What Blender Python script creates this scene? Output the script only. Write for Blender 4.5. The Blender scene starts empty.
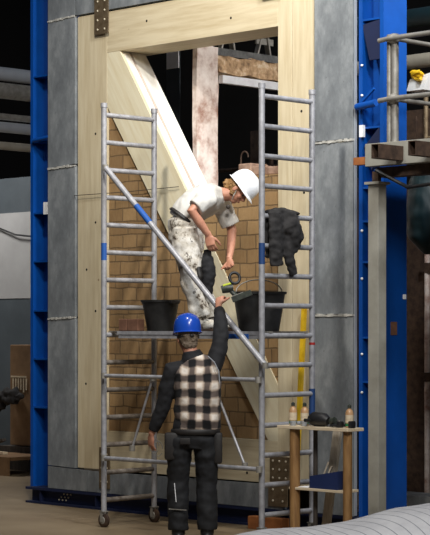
import bpy, bmesh, math, random
from mathutils import Vector, Matrix, noise
random.seed(7)
S = bpy.context.scene
COL = S.collection

# ------------------------------------------------------------------ camera
CAM_U, CAM_V, CAM_Z = 11.94, -11.94, 1.747
cd = bpy.data.cameras.new('camera'); cam = bpy.data.objects.new('camera', cd); COL.objects.link(cam)
cd.sensor_fit = 'HORIZONTAL'; cd.sensor_width = 36; cd.lens = 36 * 1880 / 430
cd.shift_y = 59.5 / 430
cd.clip_end = 200
cam.location = (CAM_U, CAM_V, CAM_Z)
cam.rotation_euler = (math.radians(90), 0, math.radians(45))
S.camera = cam

# ------------------------------------------------------------------ light
W = bpy.data.worlds.new('hall_air'); S.world = W; W.use_nodes = True
bg = W.node_tree.nodes['Background']; bg.inputs[0].default_value = (0.62, 0.72, 0.95, 1); bg.inputs[1].default_value = 0.055

def area(name, loc, target, power, size, color):
    ld = bpy.data.lights.new(name, 'AREA'); ld.energy = power; ld.size = size; ld.color = color
    o = bpy.data.objects.new(name, ld); COL.objects.link(o); o.location = loc
    o.rotation_euler = (Vector(target) - Vector(loc)).to_track_quat('-Z', 'Y').to_euler()
    return o
def spot(name, loc, target, power, radius, cone, color):
    ld = bpy.data.lights.new(name, 'SPOT'); ld.energy = power; ld.shadow_soft_size = radius; ld.spot_size = math.radians(cone); ld.spot_blend = 1.0; ld.color = color
    o = bpy.data.objects.new(name, ld); COL.objects.link(o); o.location = loc
    o.rotation_euler = (Vector(target) - Vector(loc)).to_track_quat('-Z', 'Y').to_euler()
    return o
spot('hall_floodlight', (1.75, -3.3, 7.1), (0, 0, 3.7), 900, .14, 84, (1.0, 0.94, 0.85))
spot('side_floodlight', (6.0, -2.6, 8.2), (0.2, 0, 3.9), 1900, .5, 70, (0.92, 0.96, 1.0))
spot('rear_floodlight', (6.0, 1.4, 7.0), (-.6, .8, 3.9), 1500, .25, 50, (1.0, 0.97, 0.94))
area('foreground_fill', (6.6, -5.6, 6.8), (4.0, -2.9, 0.2), 430, 1.6, (1.0, 0.97, 0.92))  # unseen fill lamp, added to brighten the ribbed sheet and near floor
area('left_wall_fill', (-8.6, 1.6, 5.6), (-7.9, 3.9, 2.8), 170, 1.0, (1.0, 0.97, 0.93))  # unseen fill lamp, added to lift the light grey wall at the left
S.view_settings.view_transform = 'Standard'; S.view_settings.look = 'None'
S.view_settings.exposure = 0.0; S.view_settings.gamma = 1.0; S.view_settings.use_curve_mapping = False

# ------------------------------------------------------------------ materials
def lin(c): return tuple(((x / 255) / 12.92 if x / 255 <= .04045 else ((x / 255 + .055) / 1.055) ** 2.4) for x in c)
class N:
    def __init__(s, name, rough=.6, metal=0.0):
        s.m = bpy.data.materials.new(name); s.m.use_nodes = True; s.t = s.m.node_tree
        s.b = s.t.nodes['Principled BSDF']; s.b.inputs['Roughness'].default_value = rough; s.b.inputs['Metallic'].default_value = metal
        s.co = s.t.nodes.new('ShaderNodeTexCoord').outputs['Object']
    def node(s, k, **kw):
        n = s.t.nodes.new(k)
        for a, b in kw.items(): setattr(n, a, b)
        return n
    def link(s, a, b): s.t.links.new(a, b)
    def mapping(s, scale, rot=(0, 0, 0), loc=(0, 0, 0), src=None):
        n = s.node('ShaderNodeMapping'); n.inputs['Scale'].default_value = scale; n.inputs['Rotation'].default_value = rot; n.inputs['Location'].default_value = loc
        s.link(src or s.co, n.inputs[0]); return n.outputs[0]
    def noise(s, vec, scale, detail=5, rough=.6):
        n = s.node('ShaderNodeTexNoise'); n.inputs['Scale'].default_value = scale; n.inputs['Detail'].default_value = detail; n.inputs['Roughness'].default_value = rough
        s.link(vec, n.inputs['Vector']); return n.outputs['Fac']
    def ramp(s, fac, stops):
        n = s.node('ShaderNodeValToRGB'); e = n.color_ramp.elements
        while len(e) < len(stops): e.new(.5)
        for el, (p, c) in zip(e, stops): el.position = p; el.color = (*lin(c), 1)
        s.link(fac, n.inputs[0]); return n.outputs[0]
    def mix(s, fac, a, b, mode='MIX'):
        n = s.node('ShaderNodeMix', data_type='RGBA', blend_type=mode)
        for v, i in ((fac, 0), (a, 6), (b, 7)):
            if isinstance(v, tuple): n.inputs[i].default_value = (*lin(v), 1)
            elif isinstance(v, float): n.inputs[i].default_value = v
            else: s.link(v, n.inputs[i])
        return n.outputs[2]
    def math(s, op, a, b=0.0):
        n = s.node('ShaderNodeMath', operation=op)
        for v, i in ((a, 0), (b, 1)):
            if isinstance(v, (int, float)): n.inputs[i].default_value = v
            else: s.link(v, n.inputs[i])
        return n.outputs[0]
    def col(s, c):
        if isinstance(c, tuple): s.b.inputs['Base Color'].default_value = (*lin(c), 1)
        else: s.link(c, s.b.inputs['Base Color'])
        return s
    def bump(s, h, strength=.3, dist=.01):
        n = s.node('ShaderNodeBump'); n.inputs['Strength'].default_value = strength; n.inputs['Distance'].default_value = dist
        s.link(h, n.inputs['Height']); s.link(n.outputs[0], s.b.inputs['Normal']); return s

def mottled(name, c1, c2, scale=6, rough=.6, metal=0, bump=.15, stretch=(1, 1, 1), c3=None):
    n = N(name, rough, metal); f = n.noise(n.mapping(stretch), scale)
    st = [(.32, c1), (.68, c2)] if c3 is None else [(.3, c1), (.52, c2), (.72, c3)]
    n.col(n.ramp(f, st)); 
    if bump: n.bump(f, bump)
    return n.m
def timber(name, light, mid, knot, axis='z', rough=.6):
    n = N(name, rough)
    st = {'z': (9, 9, .7), 'x': (.7, 9, 9), 'd': (9, 9, .7)}[axis]
    v = n.co if axis != 'd' else n.mapping((1, 1, 1), rot=(0, math.radians(33), 0))
    f = n.noise(n.mapping(st, src=v), 2.6, 6, .65)
    g = n.noise(n.mapping((1, 1, 1), loc=(3, 1, 2)), .9, 2)
    c = n.ramp(f, [(.3, mid), (.62, light)])
    c = n.mix(n.math('MULTIPLY', g, .35), c, mid)
    vo = n.node('ShaderNodeTexVoronoi'); vo.inputs['Scale'].default_value = 2.3; n.link(n.mapping((1, .6, 1), loc=(.3, 0, .7)), vo.inputs['Vector'])
    k = n.math('LESS_THAN', vo.outputs['Distance'], .045)
    n.col(n.mix(n.math('MULTIPLY', k, .6), c, knot)).bump(f, .08)
    return n.m
MT = {}
MT['timber_v'] = timber('spruce_vertical', (221, 208, 177), (198, 181, 146), (120, 90, 55))
MT['timber_h'] = timber('spruce_horizontal', (221, 208, 177), (198, 181, 146), (120, 90, 55), 'x')
MT['timber_d'] = timber('spruce_diagonal', (238, 230, 202), (222, 208, 172), (120, 90, 55), 'd')
MT['lit_spruce'] = timber('lit_white_spruce', (250, 248, 242), (240, 235, 224), (220, 208, 186), 'd')  # near-white tone puts the strong light on the strut's sides into the colour
def concrete():
    n = N('grey_concrete', .75)
    f = n.noise(n.mapping((1, 1, .5)), 3.4, 8, .7); g = n.noise(n.mapping((7, 7, 1.2)), 3, 6)
    c = n.ramp(f, [(.34, (76, 81, 86)), (.5, (110, 115, 119)), (.66, (148, 152, 154))])
    c = n.mix(n.math('MULTIPLY', g, .30), c, (160, 163, 164))
    sp = n.noise(n.mapping((1, 1, 1)), 28, 2)
    c = n.mix(n.math('MULTIPLY', n.math('GREATER_THAN', sp, .74), .45), c, (60, 62, 64))
    n.col(c).bump(f, .2); return n.m
MT['concrete'] = concrete()
MT['mortar'] = mottled('pale_joint_filler', (205, 203, 196), (160, 158, 150), 30)
def floor_mat():
    n = N('worn_concrete_floor', .55)
    f = n.noise(n.co, 1.1, 8, .6); g = n.noise(n.co, 9, 5)
    c = n.ramp(f, [(.3, (122, 104, 80)), (.7, (160, 142, 114))])
    c = n.mix(n.math('MULTIPLY', g, .45), c, (104, 86, 62))
    n.col(c).bump(g, .1); return n.m
MT['floor'] = floor_mat()
def masonry(name, a, b, mort):
    n = N(name, .85)
    sep = n.node('ShaderNodeSeparateXYZ'); n.link(n.co, sep.inputs[0])
    cmb = n.node('ShaderNodeCombineXYZ'); n.link(sep.outputs['X'], cmb.inputs[0]); n.link(sep.outputs['Z'], cmb.inputs[1])
    w = n.noise(n.co, 3, 2); 
    add = n.node('ShaderNodeVectorMath', operation='ADD'); n.link(cmb.outputs[0], add.inputs[0])
    sc = n.node('ShaderNodeVectorMath', operation='SCALE'); sc.inputs['Scale'].default_value = .03
    nn = n.node('ShaderNodeTexNoise'); nn.inputs['Scale'].default_value = 5; n.link(n.co, nn.inputs['Vector']); n.link(nn.outputs['Color'], sc.inputs[0]); n.link(sc.outputs[0], add.inputs[1])
    br = n.node('ShaderNodeTexBrick'); n.link(add.outputs[0], br.inputs['Vector'])
    br.inputs['Scale'].default_value = 1; br.inputs['Brick Width'].default_value = .19; br.inputs['Row Height'].default_value = .125
    br.inputs['Mortar Size'].default_value = .007; br.inputs['Mortar Smooth'].default_value = .3; br.squash = 1.35; br.squash_frequency = 3; br.offset = .43
    br.inputs['Color1'].default_value = (*lin(a), 1); br.inputs['Color2'].default_value = (*lin(b), 1); br.inputs['Mortar'].default_value = (*lin(mort), 1)
    g = n.noise(n.co, 22, 6, .7); g2 = n.noise(n.mapping((14, 14, 3)), 5, 4)
    c = n.mix(n.math('MULTIPLY', g, .6), br.outputs['Color'], (104, 72, 40))
    c = n.mix(n.math('MULTIPLY', g2, .35), c, (206, 178, 130))
    n.col(c); n.bump(n.math('SUBTRACT', n.math('MULTIPLY', g, .25), br.outputs['Fac']), .8, .012); return n.m
MT['brick'] = masonry('tan_clay_blocks', (178, 142, 96), (134, 100, 62), (80, 58, 38))
MT['brick_top'] = mottled('broken_pinkish_block', (120, 92, 76), (176, 146, 126), 14, .9, bump=.5)
MT['old_render'] = mottled('crumbling_old_render', (150, 108, 90), (214, 198, 188), 7, .9, bump=.7, c3=(236, 226, 218))
MT['rough_lintel'] = mottled('rough_stony_lintel', (104, 80, 60), (190, 156, 118), 11, .95, bump=1.0, c3=(232, 216, 190))
MT['grey_slab'] = mottled('thin_grey_mortar_layer', (70, 70, 70), (112, 112, 110), 12, .9)
def paint(name, c, rough=.4): return mottled(name, c, tuple(min(255, int(x * 1.12 + 3)) for x in c), 3, rough, bump=.04)
MT['blue'] = paint('blue_paint', (3, 66, 142), .42)
MT['navy'] = paint('navy_paint_and_shade', (7, 20, 54), .7)  # paint of the base beam; on the column trapezoids the dark tone paints shade
MT['alu'] = mottled('dull_aluminium_tube', (146, 146, 150), (180, 180, 184), 18, .45, .3, .05)
MT['galv'] = mottled('galvanised_tube', (128, 124, 116), (160, 156, 148), 15, .5, .35, .08)
MT['shaded_alu'] = mottled('shaded_aluminium', (92, 82, 72), (140, 132, 124), 14, .6, .3, .08)  # darker tube tone, paints the shade on the lower left rungs
MT['beige'] = mottled('beige_painted_steel', (138, 135, 124), (162, 159, 148), 5, .55, 0, .05)
MT['rust'] = mottled('dark_rusty_steel', (48, 34, 26), (84, 64, 50), 14, .75, .2, .3)
MT['brownplate'] = mottled('brown_galvanised_plate', (96, 80, 60), (132, 116, 92), 16, .5, .5, .1)
MT['black'] = mottled('black_rubber', (20, 20, 22), (34, 34, 36), 12, .5)
MT['hole'] = paint('dark_recess', (10, 10, 10), .9)
MT['white'] = paint('white_paint', (226, 228, 228), .4)
MT['whitebar'] = mottled('white_steel_bar', (214, 214, 216), (236, 236, 238), 9, .5)
MT['paper'] = paint('white_paper', (232, 232, 232), .8)
MT['bolt'] = paint('pale_bolt_heads', (188, 178, 156), .4)
MT['bluetape'] = paint('bright_blue_tape', (26, 78, 150), .6)
MT['darktape'] = paint('dark_blue_tape', (22, 54, 100), .6)
MT['red'] = paint('red_tape', (150, 30, 26), .5)
MT['redbrick'] = mottled('reddish_brown_brick', (96, 64, 48), (124, 88, 68), 18, .9)
MT['bag'] = mottled('tub_rubber', (16, 17, 18), (40, 40, 40), 9, .55)
MT['jacket'] = mottled('black_jacket_cloth', (24, 23, 24), (46, 44, 44), 16, .9, bump=.4)
MT['yellow'] = mottled('yellow_lacquer', (196, 152, 20), (224, 186, 40), 10, .4)
MT['postwood'] = mottled('ochre_wooden_post', (118, 84, 46), (158, 120, 74), 6, .6, stretch=(6, 6, .8))
MT['shelf'] = mottled('pale_shelf_board', (196, 176, 146), (222, 206, 178), 7, .6, stretch=(1, 6, 6))
MT['plank'] = mottled('weathered_pale_plank', (160, 148, 130), (200, 190, 172), 7, .7, stretch=(6, 6, 1))
MT['darkwood'] = mottled('dark_grey_wood', (48, 42, 38), (76, 68, 60), 7, .7, stretch=(6, 6, 1))
MT['cardboard'] = mottled('brown_cardboard', (116, 88, 60), (140, 110, 78), 5, .85)
MT['greywall'] = mottled('light_grey_sheeting', (150, 150, 150), (168, 168, 168), 1.5, .8)
MT['darkpanel'] = mottled('slate_grey_sheeting', (58, 66, 72), (74, 82, 88), 1.5, .8)
MT['blackwall'] = mottled('blackish_wall', (13, 12, 12), (26, 24, 23), .8, .9)
MT['pipe'] = mottled('grey_duct_metal', (150, 154, 160), (164, 168, 174), 3, .6, .0)
MT['pipebeige'] = mottled('beige_duct_metal', (140, 134, 120), (164, 158, 144), 3, .6)
MT['teal'] = mottled('dark_teal_steel', (10, 30, 36), (20, 46, 52), 3, .5)
MT['bluebin'] = paint('navy_plastic', (26, 40, 78), .45)
MT['glass'] = mottled('bottle_glue', (170, 130, 92), (196, 158, 118), 10, .35)
MT['green'] = paint('green_band', (40, 110, 66), .5)
MT['orange'] = mottled('orange_brown_timber', (132, 76, 36), (168, 104, 54), 9, .7)
MT['skin'] = mottled('skin', (178, 122, 98), (200, 144, 118), 14, .5, bump=.05)
MT['hair'] = mottled('light_brown_hair', (120, 86, 48), (166, 128, 78), 40, .6, bump=.5)
MT['greyhair'] = mottled('greying_brown_hair', (84, 70, 56), (140, 124, 106), 50, .7, bump=.5)
MT['shirt'] = mottled('off_white_tshirt', (196, 193, 186), (222, 220, 214), 9, .9, bump=.3)
MT['blackcloth'] = mottled('black_work_cloth', (14, 14, 17), (27, 27, 31), 18, .85, bump=.4)
MT['charcoal'] = mottled('charcoal_work_trousers', (11, 12, 14), (24, 25, 29), 14, .8, bump=.4)
MT['leather'] = mottled('dark_leather', (22, 20, 19), (40, 36, 34), 18, .6, bump=.2)
MT['helmet_white'] = paint('white_helmet_shell', (238, 242, 248), .25)
MT['helmet_blue'] = paint('blue_helmet_shell', (24, 66, 160), .22)
MT['iris'] = paint('dark_eye', (40, 30, 26), .3)
MT['toolgreen'] = paint('tool_lime', (176, 188, 60), .45)
MT['tooldark'] = mottled('tool_dark_plastic', (34, 38, 34), (62, 68, 60), 30, .45)
def painty():
    n = N('paint_spattered_white_trousers', .9)
    a = n.noise(n.co, 11, 6, .7); b = n.noise(n.mapping((1, 1, .7), loc=(5, 2, 1)), 17, 4)
    c = n.ramp(a, [(.38, (84, 72, 60)), (.44, (190, 182, 168)), (.6, (224, 220, 212))])
    c = n.mix(n.math('MULTIPLY', n.math('GREATER_THAN', b, .62), .75), c, (70, 62, 54))
    n.col(c).bump(a, .25); return n.m
MT['painty'] = painty()
def plaid():
    n = N('black_white_plaid_fleece', .95)
    wob = n.node('ShaderNodeTexNoise'); wob.inputs['Scale'].default_value = 7; n.link(n.co, wob.inputs['Vector'])
    sc = n.node('ShaderNodeVectorMath', operation='SCALE'); sc.inputs['Scale'].default_value = .05; n.link(wob.outputs['Color'], sc.inputs[0])
    ad = n.node('ShaderNodeVectorMath', operation='ADD'); n.link(n.co, ad.inputs[0]); n.link(sc.outputs[0], ad.inputs[1])
    sep = n.node('ShaderNodeSeparateXYZ'); n.link(ad.outputs[0], sep.inputs[0])
    def band(o, per, ph, k=1.0):
        s_ = n.math('SINE', n.math('ADD', n.math('MULTIPLY', o, 2 * math.pi / per), ph))
        return n.math('MULTIPLY', n.math('ADD', s_, 1.0), .5 * k)
    bx = band(sep.outputs['X'], .118, .6); bz = band(sep.outputs['Z'], .122, .3)
    def sq(o): return n.ramp(o, [(.30, (0, 0, 0)), (.62, (255, 255, 255))])
    mx = n.math('MAXIMUM', bx, bz); mn = n.math('MINIMUM', bx, bz)
    c = n.ramp(mx, [(.15, (226, 216, 204)), (.45, (190, 172, 154)), (.8, (96, 84, 78))])
    k = n.node('ShaderNodeMapRange'); k.inputs['From Min'].default_value = .28; k.inputs['From Max'].default_value = .6; n.link(mn, k.inputs['Value'])
    c = n.mix(k.outputs[0], c, (15, 15, 18))
    g = n.noise(n.co, 60, 2); n.col(c).bump(g, .3); return n.m
MT['plaid'] = plaid()
def ribbed():
    n = N('white_ribbed_sheet', .55)
    uv = n.node('ShaderNodeUVMap').outputs[0]
    sep = n.node('ShaderNodeSeparateXYZ'); n.link(uv, sep.inputs[0])
    s_ = n.math('FRACT', n.math('MULTIPLY', sep.outputs['Y'], 1.0))
    line = n.math('LESS_THAN', s_, .09)
    fi = n.noise(n.mapping((60, 2, 1), src=uv), 3, 2)
    f = n.noise(n.co, 5, 5)
    c = n.ramp(f, [(.3, (208, 209, 214)), (.7, (230, 231, 235))])
    c = n.mix(n.math('MULTIPLY', line, .75), c, (120, 126, 136))
    n.col(c).bump(n.math('ADD', n.math('MULTIPLY', line, -1.0), fi), .35, .01); return n.m
MT['ribbed'] = ribbed()

# ------------------------------------------------------------------ mesh helpers
class MB:
    def __init__(s): s.bm = bmesh.new()
    def box(s, x0, x1, y0, y1, z0, z1, bev=0):
        r = bmesh.ops.create_cube(s.bm, size=1)
        for v in r['verts']:
            v.co = Vector(((x0 + x1) / 2 + v.co.x * (x1 - x0), (y0 + y1) / 2 + v.co.y * (y1 - y0), (z0 + z1) / 2 + v.co.z * (z1 - z0)))
        if bev:
            es = list({e for v in r['verts'] for e in v.link_edges})
            bmesh.ops.bevel(s.bm, geom=es, offset=bev, segments=2, affect='EDGES', profile=.5)
        return s
    def bar(s, p0, p1, w, h, up=(0, 0, 1)):
        p0, p1 = Vector(p0), Vector(p1); d = (p1 - p0); L = d.length; d.normalize()
        x = d.cross(Vector(up)).normalized(); y = x.cross(d)
        vs = []
        for p in (p0, p1):
            for a, b in ((-1, -1), (1, -1), (1, 1), (-1, 1)): vs.append(s.bm.verts.new(p + x * a * w / 2 + y * b * h / 2))
        for f in ((0, 3, 2, 1), (4, 5, 6, 7), (0, 1, 5, 4), (1, 2, 6, 5), (2, 3, 7, 6), (3, 0, 4, 7)): s.bm.faces.new([vs[i] for i in f])
        return s
    def prism(s, poly, y0, y1):
        a = [s.bm.verts.new((x, y0, z)) for x, z in poly]; b = [s.bm.verts.new((x, y1, z)) for x, z in poly]
        s.bm.faces.new(a); s.bm.faces.new(b[::-1]); n = len(poly)
        for i in range(n): s.bm.faces.new([a[i], b[i], b[(i + 1) % n], a[(i + 1) % n]][::-1])
        bmesh.ops.recalc_face_normals(s.bm, faces=s.bm.faces[:]); return s
    def tube(s, pts, radii, seg=12, cap=True, flat=None, up=None):
        """rings along a path; radii: number or (a, b) per point"""
        pts = [Vector(p) for p in pts]
        if not isinstance(radii, (list,)): radii = [radii] * len(pts)
        rings = []; prev = None
        for i, p in enumerate(pts):
            d = (pts[min(i + 1, len(pts) - 1)] - pts[max(i - 1, 0)]).normalized()
            if prev is None:
                ref = Vector(up) if up is not None else (Vector((0, 0, 1)) if abs(d.z) < .9 else Vector((1, 0, 0)))
                x = (ref - d * ref.dot(d)).normalized()
            else: x = (prev - d * prev.dot(d)).normalized()
            prev = x; y = d.cross(x); r = radii[i]; ra, rb = r if isinstance(r, tuple) else (r, r)
            rings.append([s.bm.verts.new(p + x * ra * math.cos(2 * math.pi * k / seg) + y * rb * math.sin(2 * math.pi * k / seg)) for k in range(seg)])
        for a, b in zip(rings, rings[1:]):
            for k in range(seg): s.bm.faces.new([a[k], a[(k + 1) % seg], b[(k + 1) % seg], b[k]])
        if cap: s.bm.faces.new(rings[0][::-1]); s.bm.faces.new(rings[-1])
        return s
    def ball(s, c, r, rot=None, sub=3):
        r = (r, r, r) if isinstance(r, (int, float)) else r
        M = Matrix.Translation(Vector(c)) @ (rot.to_4x4() if rot is not None else Matrix()) @ Matrix.Diagonal((*r, 1))
        bmesh.ops.create_icosphere(s.bm, subdivisions=sub, radius=1, matrix=M); return s
    def lathe(s, c, prof, seg=28, rot=None, closed=False):
        rings = []; R = rot.to_3x3() if rot is not None else Matrix.Identity(3); c = Vector(c)
        for r, z in prof: rings.append([s.bm.verts.new(c + R @ Vector((r * math.cos(2 * math.pi * k / seg), r * math.sin(2 * math.pi * k / seg), z))) for k in range(seg)])
        for a, b in zip(rings, rings[1:]):
            for k in range(seg): s.bm.faces.new([a[k], a[(k + 1) % seg], b[(k + 1) % seg], b[k]])
        s.bm.faces.new(rings[0][::-1]); s.bm.faces.new(rings[-1]); return s
    def build(s, name, mat, parent=None, smooth=True, off=(0, 0, 0), local=False):
        """vertices are given in the hall's coordinates unless local=True"""
        base = Vector((0, 0, 0))
        if parent is not None and not local:
            q = parent
            while q is not None: base += q.location; q = q.parent
        if parent is None and not local: 
            cs = [v.co for v in s.bm.verts]
            base = Vector(((min(c.x for c in cs) + max(c.x for c in cs)) / 2, (min(c.y for c in cs) + max(c.y for c in cs)) / 2, min(c.z for c in cs)))
        for v in s.bm.verts: v.co -= base
        bmesh.ops.recalc_face_normals(s.bm, faces=s.bm.faces[:])
        me = bpy.data.meshes.new(name); s.bm.to_mesh(me); s.bm.free()
        if smooth:
            for p in me.polygons: p.use_smooth = True
            try: me.set_sharp_from_angle(angle=math.radians(38))
            except Exception: pass
        me.materials.append(MT[mat] if isinstance(mat, str) else mat)
        o = bpy.data.objects.new(name, me); COL.objects.link(o)
        if parent is not None: o.parent = parent
        elif not local: o.location = base
        return o
def T(name, label, cat, loc=(0, 0, 0), rz=0, group=None):
    o = bpy.data.objects.new(name, None); COL.objects.link(o); o.empty_display_size = .1
    o.location = loc; o.rotation_euler = (0, 0, rz); return tag(o, label, cat, group)
def tag(o, label, cat, group=None, kind=None):
    if label: o['label'] = label
    if cat: o['category'] = cat
    if group: o['group'] = group
    if kind: o['kind'] = kind
    return o
def copy_tree(o, parent=None):
    c = o.copy(); COL.objects.link(c); c.parent = parent
    for ch in [x for x in bpy.data.objects if x.parent == o]: copy_tree(ch, c)
    return c

# ------------------------------------------------------------------ the hall
f = MB().box(-16, 14, -14, 12, -.1, 0).build('floor', 'floor', smooth=False); f['kind'] = 'structure'
w = MB().box(-16, 14, 12, 12.2, 0, 10).build('wall_back', 'blackwall', smooth=False); w['kind'] = 'structure'
w = MB().box(-16.2, -16, -14, 12, 0, 10).build('wall_left', 'blackwall', smooth=False); w['kind'] = 'structure'
w = MB().box(-9.6, -5.2, 4.0, 4.12, 0, 2.13).box(-9.6, -5.2, 4.01, 4.1, 3.28, 3.75).build('trim_1', 'darkpanel', smooth=False); w['kind'] = 'structure'
w = MB().box(-9.6, -5.2, 3.99, 4.11, 2.13, 3.28).build('trim_2', 'greywall', smooth=False); w['kind'] = 'structure'

# ------------------------------------------------------------------ blue steel rig
def base_beam():
    o = T('base_beam', 'dark navy steel beam lying on the floor under the concrete cladding', 'steel beam', (-.2, .15, 0))
    MB().box(-2.62, 1.9, .04, .30, .02, .135).build('web', 'navy', o, False)
    MB().box(-2.64, 1.93, -.03, .33, .135, .16).build('top_flange', 'navy', o, False)
    MB().box(-2.64, 1.93, -.03, .33, 0, .02).build('bottom_flange', 'navy', o, False)
    for u in (-2.45, -1.62, -.2, .9): MB().box(u, u + .02, -.01, .04, .02, .135).build('stiffener', 'navy', o, False)
    for i in range(9):
        u = -2.2 + .04 * (i % 3) + .012 * i; z = .05 + .03 * (i // 3)
        MB().ball((u, .035, z), .009, sub=2).build('bolt', 'bolt', o)
base_beam()
def column(name, label, u0, u1, zs, gus):
    o = T(name, label, 'steel column', ((u0 + u1) / 2, .18, .16))
    MB().box(u0, u0 + .04, .03, .33, .16, 6.4).build('flange', 'blue', o, False)
    MB().box(u1 - .04, u1, .03, .33, .16, 6.4).build('flange', 'blue', o, False)
    MB().box(u0 + .04, u1 - .04, .17, .19, .16, 6.4).build('web', 'blue', o, False)
    for z in zs: MB().box(u0 + .04, u1 - .04, .035, .17, z, z + .016).build('stiffener', 'blue', o, False)
    return o
cl = column('steel_column', 'blue steel column with web stiffeners at the left edge of the frame', -2.635, -2.24, [.94, 1.42, 1.9, 2.39, 2.87, 3.58, 4.23, 5.3], 0)
MB().tube([(-2.56, .0, 3.6), (-2.30, .0, 3.62)], .02).build('rod', 'blue', cl)
MB().box(-2.40, -2.345, .0, .03, 2.86, 2.98).build('label_plate', 'white', cl, False)
cr = column('steel_column', 'blue steel column right of the concrete cladding, behind the grey post', 1.672, 1.94, [1.28, 1.65, 2.28, 2.62, 2.9, 3.4, 4.3], 0)
MB().prism([(1.70, 4.27), (1.9, 4.30), (1.9, 3.97), (1.78, 3.97)], .04, .07).build('shaded_gusset', 'navy', cr, False)  # dark trapezoid painted in for the shadow below the stiffener
MB().prism([(1.72, 3.25), (1.9, 3.42), (1.9, 3.20), (1.80, 3.05)], .04, .07).build('shaded_gusset', 'navy', cr, False)
MB().tube([(1.69, -.02, 3.58), (1.9, -.02, 3.60)], .03).build('rod', 'blue', cr)
MB().bar((1.72, -.02, 3.6), (1.88, -.02, 3.72), .02, .02).build('rod', 'blue', cr)
for (u, z) in ((1.71, 3.93), (1.71, 3.68), (1.71, 2.55), (1.71, 2.15), (1.71, 1.52), (1.71, 1.2)):
    MB().ball((u, .025, z), .012, sub=2).build('bolt', 'white', cr)
MB().box(1.7, 1.74, .0, .03, 3.33, 3.43).build('label_plate', 'white', cr, False)
MB().box(1.94, 1.944, .12, .2, 1.68, 1.79).build('rust_patch', 'redbrick', cr, False)
MB().box(1.94, 1.944, .28, .32, 1.98, 2.02).build('label_plate', 'white', cr, False)

# concrete cladding panels
def panel(poly, label, side_joint=None):
    m = MB().prism(poly, -.02, .03)
    o = m.build('concrete_panel', 'concrete', smooth=False); tag(o, label, 'concrete panel', 'grey concrete panels around the timber frame')
    return o
g = .008
L0, L1 = -2.305, -1.90
panel([(L0, 4.76), (L0, 6.4), (L1, 6.4), (L1, 4.76)][::1], 'grey concrete panel at the top left corner, above the first joint')
panel([(L0, 3.31), (L0, 4.74), (L1, 4.75), (L1, 3.33)], 'tall grey concrete panel left of the timber, second from the top')
panel([(L0, 1.835), (L0, 3.29), (L1, 3.31), (L1, 1.85)], 'tall grey concrete panel left of the timber, level with the two middle joints')
panel([(L0, .39), (L0, 1.82), (L1, 1.83), (L1, .38)], 'grey concrete panel left of the timber, lowest of the tall ones')
panel([(L0, .165), (L0, .38), (-1.72, .365), (-1.72, .165)], 'low grey concrete panel at the bottom left corner')
panel([(-1.71, .165), (-1.71, .362), (.85, .375), (.85, .165)], 'long low grey concrete panel under the timber sill')
panel([(-1.89, 4.765), (-1.89, 6.4), (1.205, 6.4), (1.205, 4.765)], 'grey concrete panel above the timber header')
R0, R1 = 1.218, 1.652
panel([(R0, 3.325), (R0, 6.4), (R1, 6.4), (R1, 3.325)], 'grey concrete panel right of the timber, topmost')
panel([(R0, 1.855), (R0, 3.30), (R1, 3.30), (R1, 1.855)], 'grey concrete panel right of the timber, the middle one')
panel([(R0, .165), (R0, 1.835), (R1, 1.835), (R1, .165)], 'grey concrete panel right of the timber, behind the workbench')
for (a, b, z, d) in ((L0, L1, 4.75, .012), (L0, L1, 3.30, .014), (L0, L1, 1.827, .014), (R0, R1, 3.312, .0), (R0, R1, 1.845, .0)):
    m = MB(); n_ = 14
    for i in range(n_):
        x0 = a + (b - a) * i / n_; x1 = a + (b - a) * (i + 1) / n_
        zz = z + d * i / n_ + random.uniform(-.003, .003); h = random.uniform(.006, .013)
        m.box(x0, x1, -.026 - random.uniform(0, .005), .0, zz - h, zz + h)
    o = m.build('joint_filler', 'mortar', smooth=False)
    side = 'left' if a < 0 else 'right'; hh = {4.75: 'near the top of the left cladding', 3.30: 'in the upper joint of the left cladding', 1.827: 'in the lower joint of the left cladding', 3.312: 'in the upper joint of the right cladding', 1.845: 'in the lower joint of the right cladding'}[z]
    tag(o, 'ragged pale mortar seam ' + hh, 'mortar seam')
o = MB().box(R1 + .001, R1 + .008, -.005, .02, .17, 6.4).build('edge_strip', 'pipe', smooth=False); tag(o, 'thin pale metal strip along the right edge of the cladding', 'metal strip')

# ------------------------------------------------------------------ timber frame
tf = T('timber_portal', 'large pale spruce frame set inside the grey concrete panels', 'timber frame', (-.35, .2, .385))
MB().box(-1.88, -1.455, 0, .41, .385, 4.75, .004).build('post', 'timber_v', tf, False)
MB().box(.774, .94, 0, .41, .385, 4.75, .003).box(.944, 1.195, 0, .41, .385, 4.75, .003).build('post', 'timber_v', tf, False)
MB().box(-1.4548, .7735, 0, .41, 4.36, 4.75, .004).build('header', 'timber_h', tf, False)
MB().box(-1.4548, .7735, 0, .41, .385, .757, .004).build('sill', 'timber_h', tf, False)
MB().box(-1.895, 1.2, .30, .40, .161, .384).build('foot_block', 'darkwood', tf, False)
for (u, z) in ((-1.62, 3.6), (-1.62, 2.75), (-1.75, 2.3), (-1.76, 1.2), (-1.62, 1.9), (-.9, 4.6), (.2, 4.5), (-.1, .47), (.4, .46), (1.05, 3.6), (1.08, 2.9)):
    MB().ball((u, -.0005, z), (.012, .003, .012), sub=2).build('drill_hole', 'hole', tf)

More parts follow.
